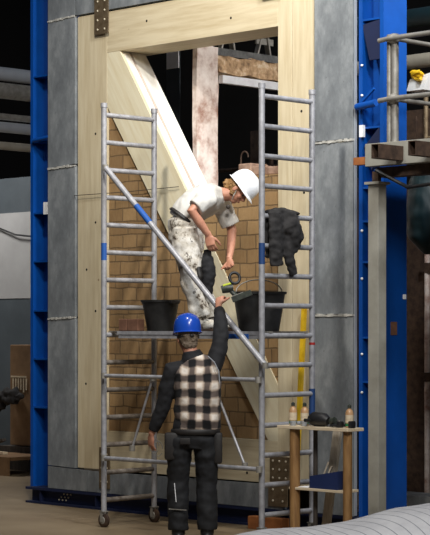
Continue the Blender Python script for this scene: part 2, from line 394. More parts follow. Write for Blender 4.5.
st = T('diagonal_strut', 'thick pale diagonal timber brace crossing the frame from top left to bottom right', 'timber brace', (-.3, .15, .757))
poly = [(-1.454, 3.85), (-1.454, 4.359), (-1.276, 4.359), (.773, 1.237), (.773, .758), (.654, .758)]
MB().prism(poly, .001, .035).build('front_board', 'timber_d', st, False)
MB().prism(poly, .0352, .12).build('lit_board_side', 'lit_spruce', st, False)  # side of the front board, split off to carry its painted brightness
polyb = [(x, z) for x, z in poly]
MB().prism(poly, .15, .33).build('rear_board', 'lit_spruce', st, False)
poly2 = [(-1.454, 3.87), (-1.454, 4.358), (-1.30, 4.358), (.772, 1.20), (.772, .76), (.66, .76)]
MB().prism(poly2, .1201, .1499).build('middle_seam', 'orange', st, False)

# masonry infill
mw = T('masonry_wall', 'tan block masonry filling the frame below the brace', 'masonry wall', (-.4, .15, .757))
MB().prism([(-1.453, .759), (-1.453, 3.845), (.650, .759)], .025, .3).build('lower_blocks', 'brick', mw, False)
mr = T('masonry_wall', 'tan block masonry between the white helmet and the right timber post', 'masonry wall', (.4, .15, 1.2))
MB().prism([(.770, 1.245), (-.34, 2.94), (.1, 2.95), (.1, 3.03), (.24, 3.04), (.24, 3.08), (.773, 3.08)], .014, .3).build('upper_blocks', 'brick', mr, False)
m = MB()
for (a, b, c, d) in ((.24, .40, 3.082, 3.20), (.405, .56, 3.082, 3.17), (.565, .76, 3.082, 3.155)): m.box(a, b, .05, .28, c, d, .012)
m.build('broken_blocks', 'brick_top', mr, False)
MB().tube([(.255 + .045 * math.cos(t), .12, 3.26 + .055 * math.sin(t)) for t in [math.pi * k / 8 for k in range(9)]] + [(.21, .12, 3.2)], .007, 8).build('wire_loop', 'rust', mr)

# old wall behind, running away from the frame
ow = T('old_wall_corner', 'crumbling white-rendered pillar and stony lintel seen through the frame', 'old wall', (-.7, 1.0, 0))
def rough_box(x0, x1, y0, y1, z0, z1, n, amp, seed):
    m = MB(); nx, ny, nz = n
    m.box(x0, x1, y0, y1, z0, z1)
    bmesh.ops.subdivide_edges(m.bm, edges=m.bm.edges[:], cuts=max(n), use_grid_fill=True)
    for v in m.bm.verts:
        d = noise.noise_vector(Vector(v.co) * 9 + Vector((seed, 0, 0))) * amp + noise.noise_vector(Vector(v.co) * 23) * amp * .5; v.co += d
    return m
rough_box(-.715, -.66, .42, .70, 0, 4.4, (2, 4, 24), .010, 1).build('pillar', 'old_render', ow)
rough_box(-.86, -.665, .70, 2.3, 4.16, 4.34, (4, 10, 4), .028, 5).build('lintel', 'rough_lintel', ow)
MB().box(-.86, -.66, .70, 2.3, 4.33, 4.40).build('bedding_layer', 'grey_slab', ow, False)
rough_box(-.86, -.66, .70, 2.3, 0, 3.0, (4, 10, 10), .014, 3).build('parapet', 'old_render', ow)
o = MB().box(-.655, -.60, .705, 1.50, 4.06, 4.135).build('steel_bar', 'whitebar', smooth=False); tag(o, 'white flat steel bar fixed under the stony lintel', 'steel bar')
for vv, lab in ((.82, 'small pale steel bracket standing left on the lintel'), (1.32, 'wider pale steel bracket standing right on the lintel')):
    br = T('steel_bracket', lab, 'bracket', (-.72, vv, 4.4))
    MB().bar((-.7, vv - .05, 4.40), (-.7, vv + .02, 4.62), .02, .05, (1, 0, 0)).bar((-.7, vv + .12, 4.40), (-.7, vv + .08, 4.62), .02, .06, (1, 0, 0)).box(-.71, -.69, vv - .06, vv + .18, 4.50, 4.56).build('bracket_plate', 'galv', br, False)
pb = T('dark_board', 'dark grey board standing behind the frame with a paper pinned on it', 'board', (-1.9, 1.2, 0))
MB().box(-1.90, -1.70, 1.2, 1.205, 0, 5.1).build('board_face', 'darkpanel', pb, False)
MB().box(-1.885, -1.71, 1.19, 1.199, 4.36, 4.62).build('paper_sheet', 'paper', pb, False)
# machinery seen through the window of the old wall
mc = T('machine', 'dark machinery in the gloom behind the lintel', 'machine', (-1.8, 3, 0))
MB().box(-2.6, -1.3, 3, 3.6, 0, 3.35).box(-2.4, -2.25, 2.95, 3.0, 3.0, 3.9).build('machine_body', 'rust', mc, False)
m = MB()
for k in range(7): m.tube([(-2.3 + k * .13, 2.9, 3.35), (-2.3 + k * .13, 2.9, 3.5 + .05 * (k % 3))], .025, 10)
m.build('machine_fittings', 'rust', mc)
MB().tube([(-2.9, 2.85, 3.48), (-.9, 2.85, 3.48)], .02).build('rail', 'rust', mc)

# connector plates with bolts
def plate(u0, u1, z0, z1, label, cols, rows, y=-.012):
    o = T('connector_plate', label, 'metal plate', ((u0 + u1) / 2, y, z0))
    MB().box(u0, u1, y - .004, y + .011 if y > -.02 else y + .006, z0, z1, .002).build('plate_body', 'brownplate', o, False)
    for i in range(cols):
        for j in range(rows):
            uu = u0 + (u1 - u0) * (i + .5) / cols; zz = z0 + (z1 - z0) * (j + .5) / rows
            MB().ball((uu, y - .006, zz), (.011, .006, .011), sub=2).build('bolt', 'bolt', o)
    return o
plate(-1.60, -1.40, 4.54, 4.99, 'brown bolted plate across the joint at the top left of the timber', 2, 5, -.032)
plate(.60, .86, 4.62, 5.0, 'brown bolted plate on the header at the top of the picture', 3, 3, -.032)
plate(-1.53, -1.38, .21, .60, 'brown bolted plate behind the left scaffold upright, low on the timber', 2, 3, -.032)
plate(.69, .92, .40, .62, 'brown bolted plate at the lower right corner of the timber, the upper one', 3, 3)
plate(.69, .92, .19, .385, 'brown slotted plate below the bolted one at the lower right corner', 2, 2, -.032)
o = MB().tube([(-1.90, -.03, 3.02), (-1.2, -.024, 3.018), (-.45, -.02, 3.03)], .0035, 6).build('string_line', 'darkwood'); tag(o, 'thin dark string stretched level across the upper timber', 'string')

# ------------------------------------------------------------------ scaffold tower
VF, VR, UL, UR = -1.03, -.43, -.34, 1.56
RZ = [.238 + .24 * k for k in range(15)]
tw = T('scaffold_tower', 'aluminium scaffold tower with ladder frames and braces around both workers', 'scaffold', ((UL + UR) / 2, (VF + VR) / 2, 0))
def end_frame(u):
    m = MB()
    for v in (VF, VR):
        m.tube([(u, v, .13), (u, v, 3.69)], .0245, 14); m.tube([(u, v, 3.66), (u, v, 3.70)], .029, 14)
    e = m.build('end_frame', 'alu', tw)
    for k, z in enumerate(RZ):
        r = MB().tube([(u, VF + .015, z), (u, VR - .015, z)], .0215, 12).build('rung', 'alu' if z > 1.6 or u > 0 else 'shaded_alu', e)
        c = MB().tube([(u, VF + .02, z), (u, VF + .07, z)], .025, 12)
    return e
eL = end_frame(UL); eR = end_frame(UR)
def castor(u, v):
    c = MB().tube([(u, v, .10), (u, v, .2)], .02).box(u - .014, u + .014, v - .036, v - .030, .05, .14).box(u - .014, u + .014, v + .030, v + .036, .05, .14).box(u - .025, u + .025, v - .036, v + .036, .134, .142).build('castor', 'galv', tw)
    R = Matrix.Rotation(math.pi / 2, 3, 'X')
    MB().lathe((u, v, .062), [(.02, -.02), (.045, -.02), (.062, -.012), (.062, .012), (.045, .02), (.02, .02)], 24, R).build('wheel', 'rust', c)
    MB().lathe((u, v, .062), [(.03, -.024), (.034, -.02), (.034, .02), (.03, .024)], 20, R).build('hub', 'galv', c)
for u in (UL, UR):
    for v in (VF, VR): castor(u, v)
def brace(p0, p1, r=.02, name='brace', mat='alu'):
    b = MB().tube([p0, p1], r, 14).build(name, mat, tw)
    for p in (p0, p1): MB().tube([Vector(p) - Vector((0, 0, .025)), Vector(p) + Vector((0, 0, .025))], .026, 10).build('clamp', 'galv', b)
    return b
bd = brace((UL + .075, VF - .05, 3.13), (UR + .085, VF - .05, 1.44), .025)
d = Vector((UR - UL + .01, 0, -1.69)).normalized(); p = Vector((UL + .075, VF - .05, 3.13))
MB().tube([p + d * .53, p + d * .76], .0262, 14).build('tape_band', 'bluetape', bd)
brace((UL + .055, VF - .05, 1.325), (UR + .01, VF - .05, 1.325), .017)
brace((UL + .055, VF - .05, .61), (UR + .02, VF - .05, .61), .019)
brace((.786, -.75, 1.17), (1.10, -.75, .60), .012, 'thin_brace')
brace((-.02, -.75, 1.30), (-.40 + .12, -.75, .68), .011, 'thin_brace')
MB().tube([(UL, VF, 2.33), (UL, VF, 2.48)], .0256, 14).build('tape_band', 'bluetape', eL)
MB().tube([(UR, VF, 2.25), (UR, VF, 2.42)], .0256, 14).build('tape_band', 'darktape', eR)
MB().tube([(UR, VR, .98), (UR, VR, 1.24)], .0256, 14).build('tape_band', 'darktape', eR)
MB().tube([(UR, VR, 1.60), (UR, VR, 1.62)], .0256, 14).build('tape_band', 'red', eR)
# deck
dk = T('scaffold_deck', 'aluminium-edged plank deck hooked on the rungs under the upper worker', 'scaffold deck', (.6, -.73, 1.65))
MB().box(UL + .13, UR - .045, VF + .035, VF + .06, 1.682, 1.712).box(UL + .145, UR - .045, VF + .04, VF + .055, 1.65, 1.682).box(UL + .045, UR - .045, VR - .06, VR - .035, 1.65, 1.712).build('side_rail', 'alu', dk, False)
MB().box(UL + .046, UR - .046, VF + .061, VR - .061, 1.69, 1.71).build('platform', 'darkwood', dk, False)
for u in (UL + .01, UR - .03):
    for v in (VF + .09, VR - .09): MB().box(u - .03, u + .05, v - .02, v + .02, 1.701, 1.712).build('hook', 'galv', dk, False)
MB().box(1.15, 1.38, VF + .031, VF + .0345, 1.65, 1.69).build('sticker', 'bluetape', dk, False)

# ------------------------------------------------------------------ things on the deck
ZD = 1.712
def tub(name, label, c, rt, rb, h, handle):
    o = T(name, label, 'bucket', (*c, ZD))
    MB().lathe((*c, ZD), [(rb * .6, 0), (rb, 0), (rt, h - .02), (rt + .012, h - .02), (rt + .014, h), (rt - .004, h), (rb - .006, .012), (.01, .012)], 30).build('tub_body', 'bag', o)
    if handle: MB().tube([(c[0] + (rt + .01) * math.cos(t) * .25, c[1] + (rt) * math.cos(t), ZD + h + .0 + .10 * math.sin(t)) for t in [math.pi * k / 12 for k in range(13)]], .005, 8).build('wire_handle', 'galv', o)
    else:
        for s_ in (-1, 1): MB().box(c[0] + s_ * (rt + .012) - .02, c[0] + s_ * (rt + .012) + .02, c[1] - .05, c[1] + .05, ZD + h - .035, ZD + h - .005, .006).build('grip', 'bag', o, False)
tub('bucket', 'black rubber bucket on the deck above the blue helmet', (.03, -.70), .16, .115, .27, False)
tub('bucket', 'larger black tub with a wire handle on the deck by the right ladder frame', (1.235, -.72), .215, .165, .325, True)
for (u, w_, lab) in ((-.21, .10, 'reddish brick on the deck, the smaller one farthest from the bucket'), (-.085, .14, 'reddish brick on the deck right beside the bucket')):
    o = MB().box(u - w_ / 2, u + w_ / 2, -.93, -.87 + .02, ZD, ZD + .105, .006).build('brick', 'redbrick', smooth=False); tag(o, lab, 'brick', 'bricks on the deck')

# jacket hanging over a rung of the right frame
def remesh(m, name, mat, parent, voxel=.006, smooth=3, disp=0.0, dscale=.08, local=True):
    o = m.build(name, mat, parent, local=local)
    md = o.modifiers.new('remesh', 'REMESH'); md.mode = 'VOXEL'; md.voxel_size = voxel; md.use_smooth_shade = True
    if smooth:
        sm = o.modifiers.new('smooth', 'SMOOTH'); sm.iterations = smooth; sm.factor = .6
    dg = bpy.context.evaluated_depsgraph_get(); dg.update()
    me = bpy.data.meshes.new_from_object(o.evaluated_get(dg)); o.modifiers.clear(); o.data = me; me.name = name
    if disp:
        nrm = [v.normal.copy() for v in me.vertices]
        for v, n_ in zip(me.vertices, nrm):
            q = v.co / dscale; v.co += n_ * disp * (noise.noise(Vector((q.x, q.y, q.z * 1.6))) + .5 * noise.noise(q * 2.3))
    for p_ in me.polygons: p_.use_smooth = True
    return o
jk = T('jacket', 'black work jacket hanging over a rung of the right ladder frame', 'jacket', (UR, -.8, 2.2))
m = MB(); zr = RZ[10]
def jj(*pts, r): m.tube(pts, r, 14)
# draped sheet over the rung: front (towards the camera) and back folds
jj((UR, -.96, zr + .03), (UR, -.80, zr + .045), (UR, -.62, zr + .03), r=[(.02, .05), (.035, .065), (.02, .05)])
jj((UR + .035, -.92, zr + .03), (UR + .05, -.915, zr - .12), (UR + .045, -.91, zr - .28), (UR + .04, -.90, zr - .40), r=[(.045, .06), (.04, .075), (.045, .075), (.035, .065)])
jj((UR + .03, -.76, zr + .03), (UR + .065, -.75, zr - .08), (UR + .07, -.71, zr - .17), (UR + .05, -.73, zr - .28), r=[(.05, .08), (.06, .10), (.055, .085), (.035, .06)])
jj((UR + .04, -.76, zr - .15), (UR + .05, -.77, zr - .30), (UR + .06, -.75, zr - .40), (UR + .07, -.72, zr - .47), r=[(.05, .07), (.042, .055), (.036, .040), (.034, .032)])
jj((UR - .035, -.86, zr + .02), (UR - .05, -.85, zr - .15), (UR - .045, -.86, zr - .33), r=[(.03, .09), (.03, .10), (.025, .08)])
jj((UR + .03, -.86, zr + .03), (UR + .045, -.85, zr - .1), (UR + .03, -.84, zr - .2), r=[(.03, .06), (.035, .07), (.02, .05)])
for v in m.bm.verts: v.co -= Vector((UR, -.8, 2.2))
remesh(m, 'jacket_cloth', 'jacket', jk, .008, 2, .010, .07)

# ------------------------------------------------------------------ people
def hand(m, wrist, d, n, curl=.5, side=1, s=1.0, spread=.0):
    """wrist point, direction of the hand, palm normal (towards palm side), thumb on side*cross(d,n)"""
    wrist, d, n = Vector(wrist), Vector(d).normalized(), Vector(n); n = (n - d * n.dot(d)).normalized(); t = d.cross(n) * side
    m.tube([wrist - d * .02, wrist + d * .015, wrist + d * .05 * s, wrist + d * .09 * s], [(.019 * s, .027 * s), (.017 * s, .031 * s), (.016 * s, .041 * s), (.013 * s, .040 * s)], 14, up=n)
    for i, (off, L, r) in enumerate(((.031, .072, .0092), (.010, .082, .0095), (-.011, .076, .0092), (-.031, .060, .0082))):
        p = wrist + d * (.082 - (.006 if i in (0, 3) else 0)) * s + t * off * s; a = 0; pts = [p - d * .02]; pts.append(p)
        for seg, frac in enumerate((.45, .32, .23)):
            a += curl * (.7, .9, .7)[seg]; dd = d * math.cos(a) + n * math.sin(a) + t * off * spread
            p = p + dd.normalized() * L * frac * s; pts.append(p)
        m.tube(pts, [r * s, r * s, r * .98 * s, r * .9 * s, r * .75 * s], 10)
    p = wrist + d * .028 * s + t * .024 * s
    d1 = (d * .62 + t * .62 + n * .35).normalized(); d2 = (d * .9 + t * .12 + n * (.3 + .4 * curl)).normalized()
    m.tube([p, p + d1 * .038 * s, p + d1 * .05 * s + d2 * .026 * s, p + d1 * .05 * s + d2 * .052 * s], [.0145 * s, .012 * s, .0105 * s, .008 * s], 10)
def frame(up, fwd):
    up = Vector(up).normalized(); f_ = Vector(fwd); f_ = (f_ - up * f_.dot(up)).normalized(); x = f_.cross(up)
    return Matrix((x, f_, up)).transposed()   # columns: right, forward, up
def head(m, c, R):
    c = Vector(c); P = lambda x, y, z: c + R @ Vector((x, y, z))
    m.ball(P(0, -.012, .035), (.076, .094, .085), R)              # cranium
    m.ball(P(0, .018, -.03), (.062, .068, .078), R)               # face
    m.ball(P(0, .040, -.086), (.034, .034, .028), R)              # chin
    m.ball(P(0, .0, -.07), (.052, .05, .04), R)                   # jaw
    m.tube([P(0, .084, .012), P(0, .102, -.022), P(0, .092, -.034)], [.009, .014, .011], 10)   # nose
    m.ball(P(0, .083, .020), (.042, .012, .010), R)               # brow
    m.ball(P(0, .085, -.057), (.022, .009, .005), R)              # upper lip
    m.ball(P(0, .083, -.066), (.019, .009, .005), R)              # lower lip
    for s_ in (-1, 1):
        m.ball(P(s_ * .078, -.006, -.012), (.010, .020, .031), R)  # ears
        m.ball(P(s_ * .040, .060, -.028), (.020, .018, .018), R)   # cheeks
def eyes(c, R, parent):
    c = Vector(c)
    for s_ in (-1, 1):
        MB().ball(c + R @ Vector((s_ * .030, .074, .002)), (.012, .010, .0075), R, 2).build('eye', 'iris', parent, local=True)
def helmet(c, R, mat, parent, s=1.0):
    c = Vector(c); m = MB(); seg = 36; rings = []
    prof = [(1.0, 0), (1.0, .15), (.985, .34), (.93, .54), (.83, .71), (.67, .86), (.43, .96), (.15, 1.0)]
    ax, ay, h = .110 * s, .130 * s, .148 * s
    for r, z in prof:
        ring = []
        for k in range(seg):
            t = 2 * math.pi * k / seg; x = math.cos(t); y = math.sin(t)
            rid = .004 * math.exp(-(x * r * ax / .016) ** 2) * (z > .2)
            ring.append(m.bm.verts.new(c + R @ Vector((x * ax * r, y * ay * r, z * h + rid))))
        rings.append(ring)
    for a, b in zip(rings, rings[1:]):
        for k in range(seg): m.bm.faces.new([a[k], a[(k + 1) % seg], b[(k + 1) % seg], b[k]])
    m.bm.faces.new(rings[-1])
    # brim, longer at the front (+y)
    out = []; und = []; inn = []
    for k in range(seg):
        t = 2 * math.pi * k / seg; x = math.cos(t); y = math.sin(t); e = .007 + (.026 * max(0, y) ** 2.2 if y > 0 else .006 * (-y))
        out.append(m.bm.verts.new(c + R @ Vector((x * (ax + e * .7), y * (ay + e), -.006 - .012 * max(0, y)))))
        und.append(m.bm.verts.new(c + R @ Vector((x * (ax + e * .7), y * (ay + e), -.011 - .012 * max(0, y)))))
        inn.append(m.bm.verts.new(c + R @ Vector((x * (ax - .006), y * (ay - .006), -.006))))
    for k in range(seg):
        j = (k + 1) % seg
        m.bm.faces.new([rings[0][k], rings[0][j], out[j], out[k]]); m.bm.faces.new([out[k], out[j], und[j], und[k]]); m.bm.faces.new([und[k], und[j], inn[j], inn[k]])
    m.bm.faces.new(inn)
    hm = m.build('helmet', mat, parent, local=True)
    return hm

R45 = math.radians(45)
def place(x, D):    # camera-facing local frame of a person standing D metres from the camera
    Rr = (x - 215) / 1880 * D
    return (CAM_U + .70711 * (Rr - D), CAM_V + .70711 * (Rr + D))

# --- foreground man, seen from behind, reaching up with a tool
pu, pv = 1.209, -1.458
man = T('person', 'person seen from behind in blue helmet and plaid vest, right arm raised', 'person', (pu, pv, 0), R45)
hc = (-.045, .03, 1.66); HR = frame((-.02, .10, 1), (-.30, .92, .22))
m = MB()
head(m, hc, HR)
m.tube([(.0, -.015, 1.44), (-.012, -.005, 1.52), (-.035, .01, 1.60)], [.066, .059, .058], 16)
m.tube([(.0, 0, .80), (.0, 0, .92), (.02, 0, 1.08), (.03, .0, 1.25), (.02, .0, 1.40), (.005, -.005, 1.49)], [(.11, .15), (.105, .155), (.10, .14), (.105, .165), (.085, .175), (.05, .08)], 20, up=(0, 1, 0))
sh_l, el_l, wr_l = (-.165, 0, 1.40), (-.235, .03, 1.12), (-.335, .08, .885)
sh_r, el_r, wr_r = (.165, .01, 1.44), (.225, .07, 1.70), (.205, .26, 1.915)
m.tube([(-.06, 0, 1.42), sh_l, ((-.2), .015, 1.26), el_l, (-.285, .055, 1.0), wr_l], [.06, .056, .047, .041, .037, .026], 14)
m.tube([(.06, 0, 1.42), sh_r, (.2, .04, 1.57), el_r, (.215, .165, 1.81), wr_r], [.06, .056, .047, .041, .037, .026], 14)
hand(m, wr_l, (-.05, .25, -1), (.7, .5, .2), .45, -1)
hand(m, wr_r, (.10, .55, .80), (.55, .75, -.25), 1.0, -1)
for s_, kx, ax in ((-1, -.115, -.112), (1, .105, .11)):
    hx = .09 * s_
    m.tube([(hx, 0, .90), (hx * 1.15, 0, .78), (kx, .02, .50), (kx, .0, .46), (ax, -.02, .30), (ax, -.01, .09)], [.088, .088, .06, .057, .052, .038], 16)
    m.tube([(ax, -.05, .05), (ax, .06, .05), (ax + .01 * s_, .16, .04)], [(.04, .036), (.035, .04), (.022, .035)], 12)
remesh(m, 'body', 'skin', man, .006, 2)
eyes(hc, HR, man)
# hair
m = MB(); c = Vector(hc)
m.ball(c + HR @ Vector((0, -.030, .01)), (.083, .088, .090), HR)
m.ball(c + HR @ Vector((0, -.055, -.045)), (.066, .045, .055), HR)
remesh(m, 'hair', 'greyhair', man, .006, 1, .006, .012)
hb = helmet(c + HR @ Vector((0, -.005, .048)), HR, 'helmet_blue', man, 1.0)
m = MB(); pts = [c + HR @ Vector((math.cos(t) * .088, math.sin(t) * .100 - .012, .005)) for t in [math.pi * (1 + k / 12) for k in range(13)]]
m.tube(pts, [(.011, .004)] * 13, 8); m.ball(c + HR @ Vector((0, -.118, .008)), (.02, .014, .014), HR, 2)
m.build('headband', 'leather', hb, local=True)
m = MB()
for (x, y, z, r) in ((-.035, -.105, .068, .013), (-.005, -.112, .075, .010), (.02, -.105, .068, .009), (.0, -.09, .11, .012)):
    m.ball(c + HR @ Vector((x, y + .001, z + .02)), (r, .006, r * .7), HR, 2)
m.build('sticker', 'white', hb, local=True)
# black sweater (arms, collar)
m = MB()
m.tube([(.0, 0, .90), (.015, 0, 1.06), (.03, .0, 1.25), (.02, .0, 1.40), (.005, -.005, 1.47), (-.012, -.004, 1.555)], [(.122, .168), (.12, .158), (.125, .18), (.105, .19), (.08, .11), (.068, .070)], 22, up=(0, 1, 0))
m.tube([(-.06, 0, 1.40), sh_l, (-.205, .015, 1.26), el_l, (-.285, .055, 1.0), (-.322, .073, .915)], [.085, .080, .070, .060, .055, .043], 16)
m.tube([(.06, 0, 1.40), sh_r, (.205, .04, 1.57), el_r, (.218, .165, 1.81), (.208, .245, 1.895)], [.085, .080, .070, .061, .055, .040], 16)
remesh(m, 'sweater', 'blackcloth', man, .007, 3, .007, .09)
# plaid vest
m = MB()
m.tube([(.035, 0, .93), (.035, 0, 1.02), (.04, 0, 1.14), (.04, .0, 1.27), (.025, .0, 1.38), (.015, -.003, 1.45), (.0, -.004, 1.50)], [(.145, .185), (.15, .186), (.15, .188), (.15, .190), (.13, .185), (.105, .150), (.078, .088)], 30, up=(0, 1, 0))
m.tube([(.10, 0, 1.40), (.165, .01, 1.45)], [(.10, .10), (.088, .09)], 16)
m.tube([(-.06, 0, 1.38), (-.125, .0, 1.40)], [(.10, .10), (.085, .09)], 16)
remesh(m, 'vest', 'plaid', man, .007, 4, .012, .14)
MB().tube([(.12, -.105, 1.515), (.17, -.105, 1.47), (.205, -.10, 1.40), (.213, -.09, 1.30)], .004, 8).build('reflective_piping', 'pipe', man, local=True)
# trousers, belt and pouches
m = MB()
m.tube([(.02, 0, .93), (.01, 0, .86), (0, 0, .78)], [(.125, .175), (.135, .185), (.12, .185)], 22, up=(0, 1, 0))
for s_, kx, ax in ((-1, -.120, -.118), (1, .108, .115)):
    m.tube([(.095 * s_, 0, .86), (.108 * s_, 0, .74), (kx, .02, .52), (kx, .01, .42), (ax, -.01, .26), (ax, -.01, .13)], [(.115, .095), (.11, .10), (.088, .085), (.088, .088), (.08, .082), (.075, .08)], 20, up=(0, 1, 0))
tr = remesh(m, 'trousers', 'charcoal', man, .007, 3, .009, .10)
MB().tube([(.02 + .19 * math.cos(t), .142 * math.sin(t), .915) for t in [2 * math.pi * k / 28 for k in range(29)]], [(.022, .008)] * 29, 8, cap=False).build('belt', 'leather', man, local=True)
m = MB()
for (x, y, w_, h, dep) in ((-.165, -.06, .12, .21, .07), (.20, -.03, .07, .24, .10)):
    MB().box(x - w_ / 2, x + w_ / 2, y - dep / 2, y + dep / 2, .90 - h, .91, .02).build('tool_pouch', 'leather', tr, local=True)
MB().box(-.10, -.02, -.155, -.140, .82, .87, .004).build('pocket_flap', 'leather', tr, local=True)
m = MB()
MB().bar((-.145, -.098, .51), (-.132, -.098, .36), .006, .004, (0, 1, 0)).build('reflective_stripe', 'whitebar', tr, local=True)
MB().bar((-.19, -.093, .305), (-.05, -.093, .295), .006, .014, (0, 1, 0)).build('reflective_stripe', 'galv', tr, local=True)
for s_, ax in ((-1, -.116), (1, .113)):
    m = MB(); m.tube([(ax, -.01, .17), (ax, -.012, .09)], [.058, .054], 16)
    m.tube([(ax, -.075, .052), (ax, .02, .055), (ax + .01 * s_, .12, .05), (ax + .012 * s_, .20, .042)], [(.045, .04), (.052, .046), (.044, .05), (.025, .038)], 16)
    b = remesh(m, 'boot', 'black', man, .006, 2)
    MB().box(ax - .045, ax + .052, -.115, .215, 0, .02, .008).build('sole', 'rust', b, local=True)
m = MB()
for q in range(2): m.tube([(-.31 + .035 * math.cos(t) + .03 * q, .1, .79 + .06 * math.sin(t) - .02 * q) for t in [2 * math.pi * k / 20 for k in range(19)]], .003, 6)
cw = m.build('wire_coil', 'galv', None, local=True); cw.matrix_world = Matrix.Translation((pu, pv, 0)) @ Matrix.Rotation(R45, 4, 'Z'); tag(cw, 'thin loop of wire held in the left hand of the person in the plaid vest', 'wire')

# --- upper worker bending to the right
pu, pv = .667, -.755
wk = T('person', 'person in white helmet and t-shirt bending down on the scaffold deck', 'person', (pu, pv, ZD), R45)
Z0 = -.0
def q(x, y, Y=0): return Vector(((x - 205.5) / 118, Y, (331 - y) / 118))
hc = q(236, 190.5, -.02); HR = frame((.78, -.05, .62), (.60, -.22, -.78))
m = MB(); head(m, hc, HR)
hips = q(187, 228); chest = q(207, 199, -.01); neckb = q(221, 195, -.01)
m.tube([neckb - Vector((.06, 0, 0)), neckb, q(228, 194.5, -.015), hc - HR @ Vector((0, .02, .06))], [.075, .060, .055, .055], 16)
m.tube([q(183, 238), q(186, 224), q(192, 212), q(204, 202), q(214, 198), q(219, 197)], [(.11, .15), (.105, .15), (.10, .14), (.105, .165), (.09, .16), (.05, .08)], 20, up=(1, 0, .6))
nS, nE, nW = q(205, 200, -.17), q(190, 213, -.27), q(206, 236, -.22)
fS, fE, fW = q(219, 205, .16), q(230, 229, .20), q(227, 259, .02)
m.tube([q(208, 200, -.06), nS, q(197, 206, -.235), nE, q(198, 224.5, -.25), nW], [.06, .056, .048, .043, .040, .027], 14)
m.tube([q(214, 202, .06), fS, q(225, 217, .19), fE, q(229, 245, .11), fW], [.06, .056, .047, .042, .037, .026], 14)
hand(m, nW, (.25, -.05, -1), (.35, .9, 0), .6, 1, 1.08)
hand(m, fW, (.12, -.55, -.8), (-.4, -.5, .2), .9, 1)
legs = []
for Y, K, A in ((-.10, q(189, 277, -.13), q(199, 319, -.12)), (.10, q(195, 275, .12), q(209, 320, .10))):
    H = q(184, 237, Y); legs.append((H, K, A))
    m.tube([H + Vector((0, 0, .03)), H, K + Vector((0, 0, .02)), K - Vector((0, 0, .03)), (K + A) / 2, A], [.088, .088, .062, .058, .053, .038], 16)
    m.tube([A - Vector((.05, 0, .04)), A + Vector((.05, -.01, -.05)), A + Vector((.14, -.02, -.06))], [(.038, .036), (.035, .04), (.022, .035)], 12)
remesh(m, 'body', 'skin', wk, .006, 2)
eyes(hc, HR, wk)
m = MB(); c = Vector(hc)
m.ball(c + HR @ Vector((0, -.030, .015)), (.083, .086, .088), HR)
m.ball(c + HR @ Vector((-.01, -.065, -.045)), (.055, .045, .055), HR)
m.ball(c + HR @ Vector((.0, -.105, -.03)), (.03, .035, .04), HR)
m.ball(c + HR @ Vector((.05, .0, -.045)), (.03, .03, .035), HR)
remesh(m, 'hair', 'hair', wk, .006, 1, .012, .014)
m = MB(); m.ball(c + HR @ Vector((0, .038, -.078)), (.052, .05, .042), HR)
helmet(c + HR @ Vector((0, .0, .035)), HR, 'helmet_white', wk, 1.04)
MB().tube([c + HR @ Vector((.074, -.004, .02)), c + HR @ Vector((.066, .03, -.06)), c + HR @ Vector((.0, .05, -.12)), c + HR @ Vector((-.066, .03, -.06)), c + HR @ Vector((-.074, -.004, .02))], .004, 8).build('chin_strap', 'shirt', wk, local=True)
# t-shirt
m = MB()
m.tube([q(180, 221), q(184, 215), q(191, 207), q(203, 200), q(213, 197.5), q(221, 196)], [(.125, .165), (.135, .168), (.14, .175), (.145, .185), (.12, .175), (.07, .085)], 24, up=(1, 0, .6))
m.tube([q(207, 200, -.05), nS, q(198.5, 205.5, -.225), q(193.5, 210, -.25)], [.085, .085, .078, .076], 18)
m.tube([q(213, 202, .05), fS, q(224, 214, .18), q(228.5, 224, .195)], [.09, .085, .078, .080], 18)
remesh(m, 'tshirt', 'shirt', wk, .007, 3, .010, .12)
MB().ball(q(226, 207, -.02), (.02, .012, .02), sub=2).build('chest_print', 'darkwood', wk, local=True)
# trousers
m = MB()
m.tube([q(181, 218), q(182, 226), q(183, 240)], [(.125, .16), (.135, .175), (.13, .18)], 22, up=(1, 0, .6))
for (H, K, A) in legs:
    m.tube([H + Vector((0, 0, .07)), H - Vector((0, 0, .06)), K + Vector((.0, 0, .03)), K - Vector((0, 0, .05)), (K + A) / 2, A + Vector((0, 0, .015))], [(.12, .10), (.118, .105), (.094, .09), (.09, .088), (.082, .08), (.085, .08)], 20, up=(1, 0, 0))
m.ball(q(184, 235), (.152, .188, .15)); m.ball(q(182.5, 226), (.142, .182, .11)); m.ball(q(186, 242), (.14, .17, .15))
tr = remesh(m, 'trousers', 'painty', wk, .007, 3, .010, .11)
K = legs[0][1]
m = MB(); m.tube([q(178.5, 215, -.0) + Vector((.138 * math.cos(t) * .8, .18 * math.sin(t), -.085 * math.cos(t) * 1.0)) + Vector((.030, 0, -.03)) for t in [2 * math.pi * k / 28 for k in range(29)]], [(.016, .008)] * 29, 8, cap=False)
m.build('belt', 'leather', wk, local=True)
mp = MB(); mp.tube([q(205, 250, -.12), q(206, 262, -.15), q(207, 275, -.16), q(205, 296, -.15)], [(.02, .03), (.04, .055), (.045, .06), (.03, .04)], 14, up=(0, 1, 0))
remesh(mp, 'tool_pouch', 'blackcloth', tr, .008, 2, .008, .06)
mp = MB(); mp.tube([K + Vector((.055, -.03, .08)), K + Vector((.075, -.03, .0)), K + Vector((.055, -.03, -.09))], [(.04, .03), (.055, .035), (.04, .03)], 14, up=(0, 1, 0)); remesh(mp, 'knee_pad', 'leather', tr, .008, 2)
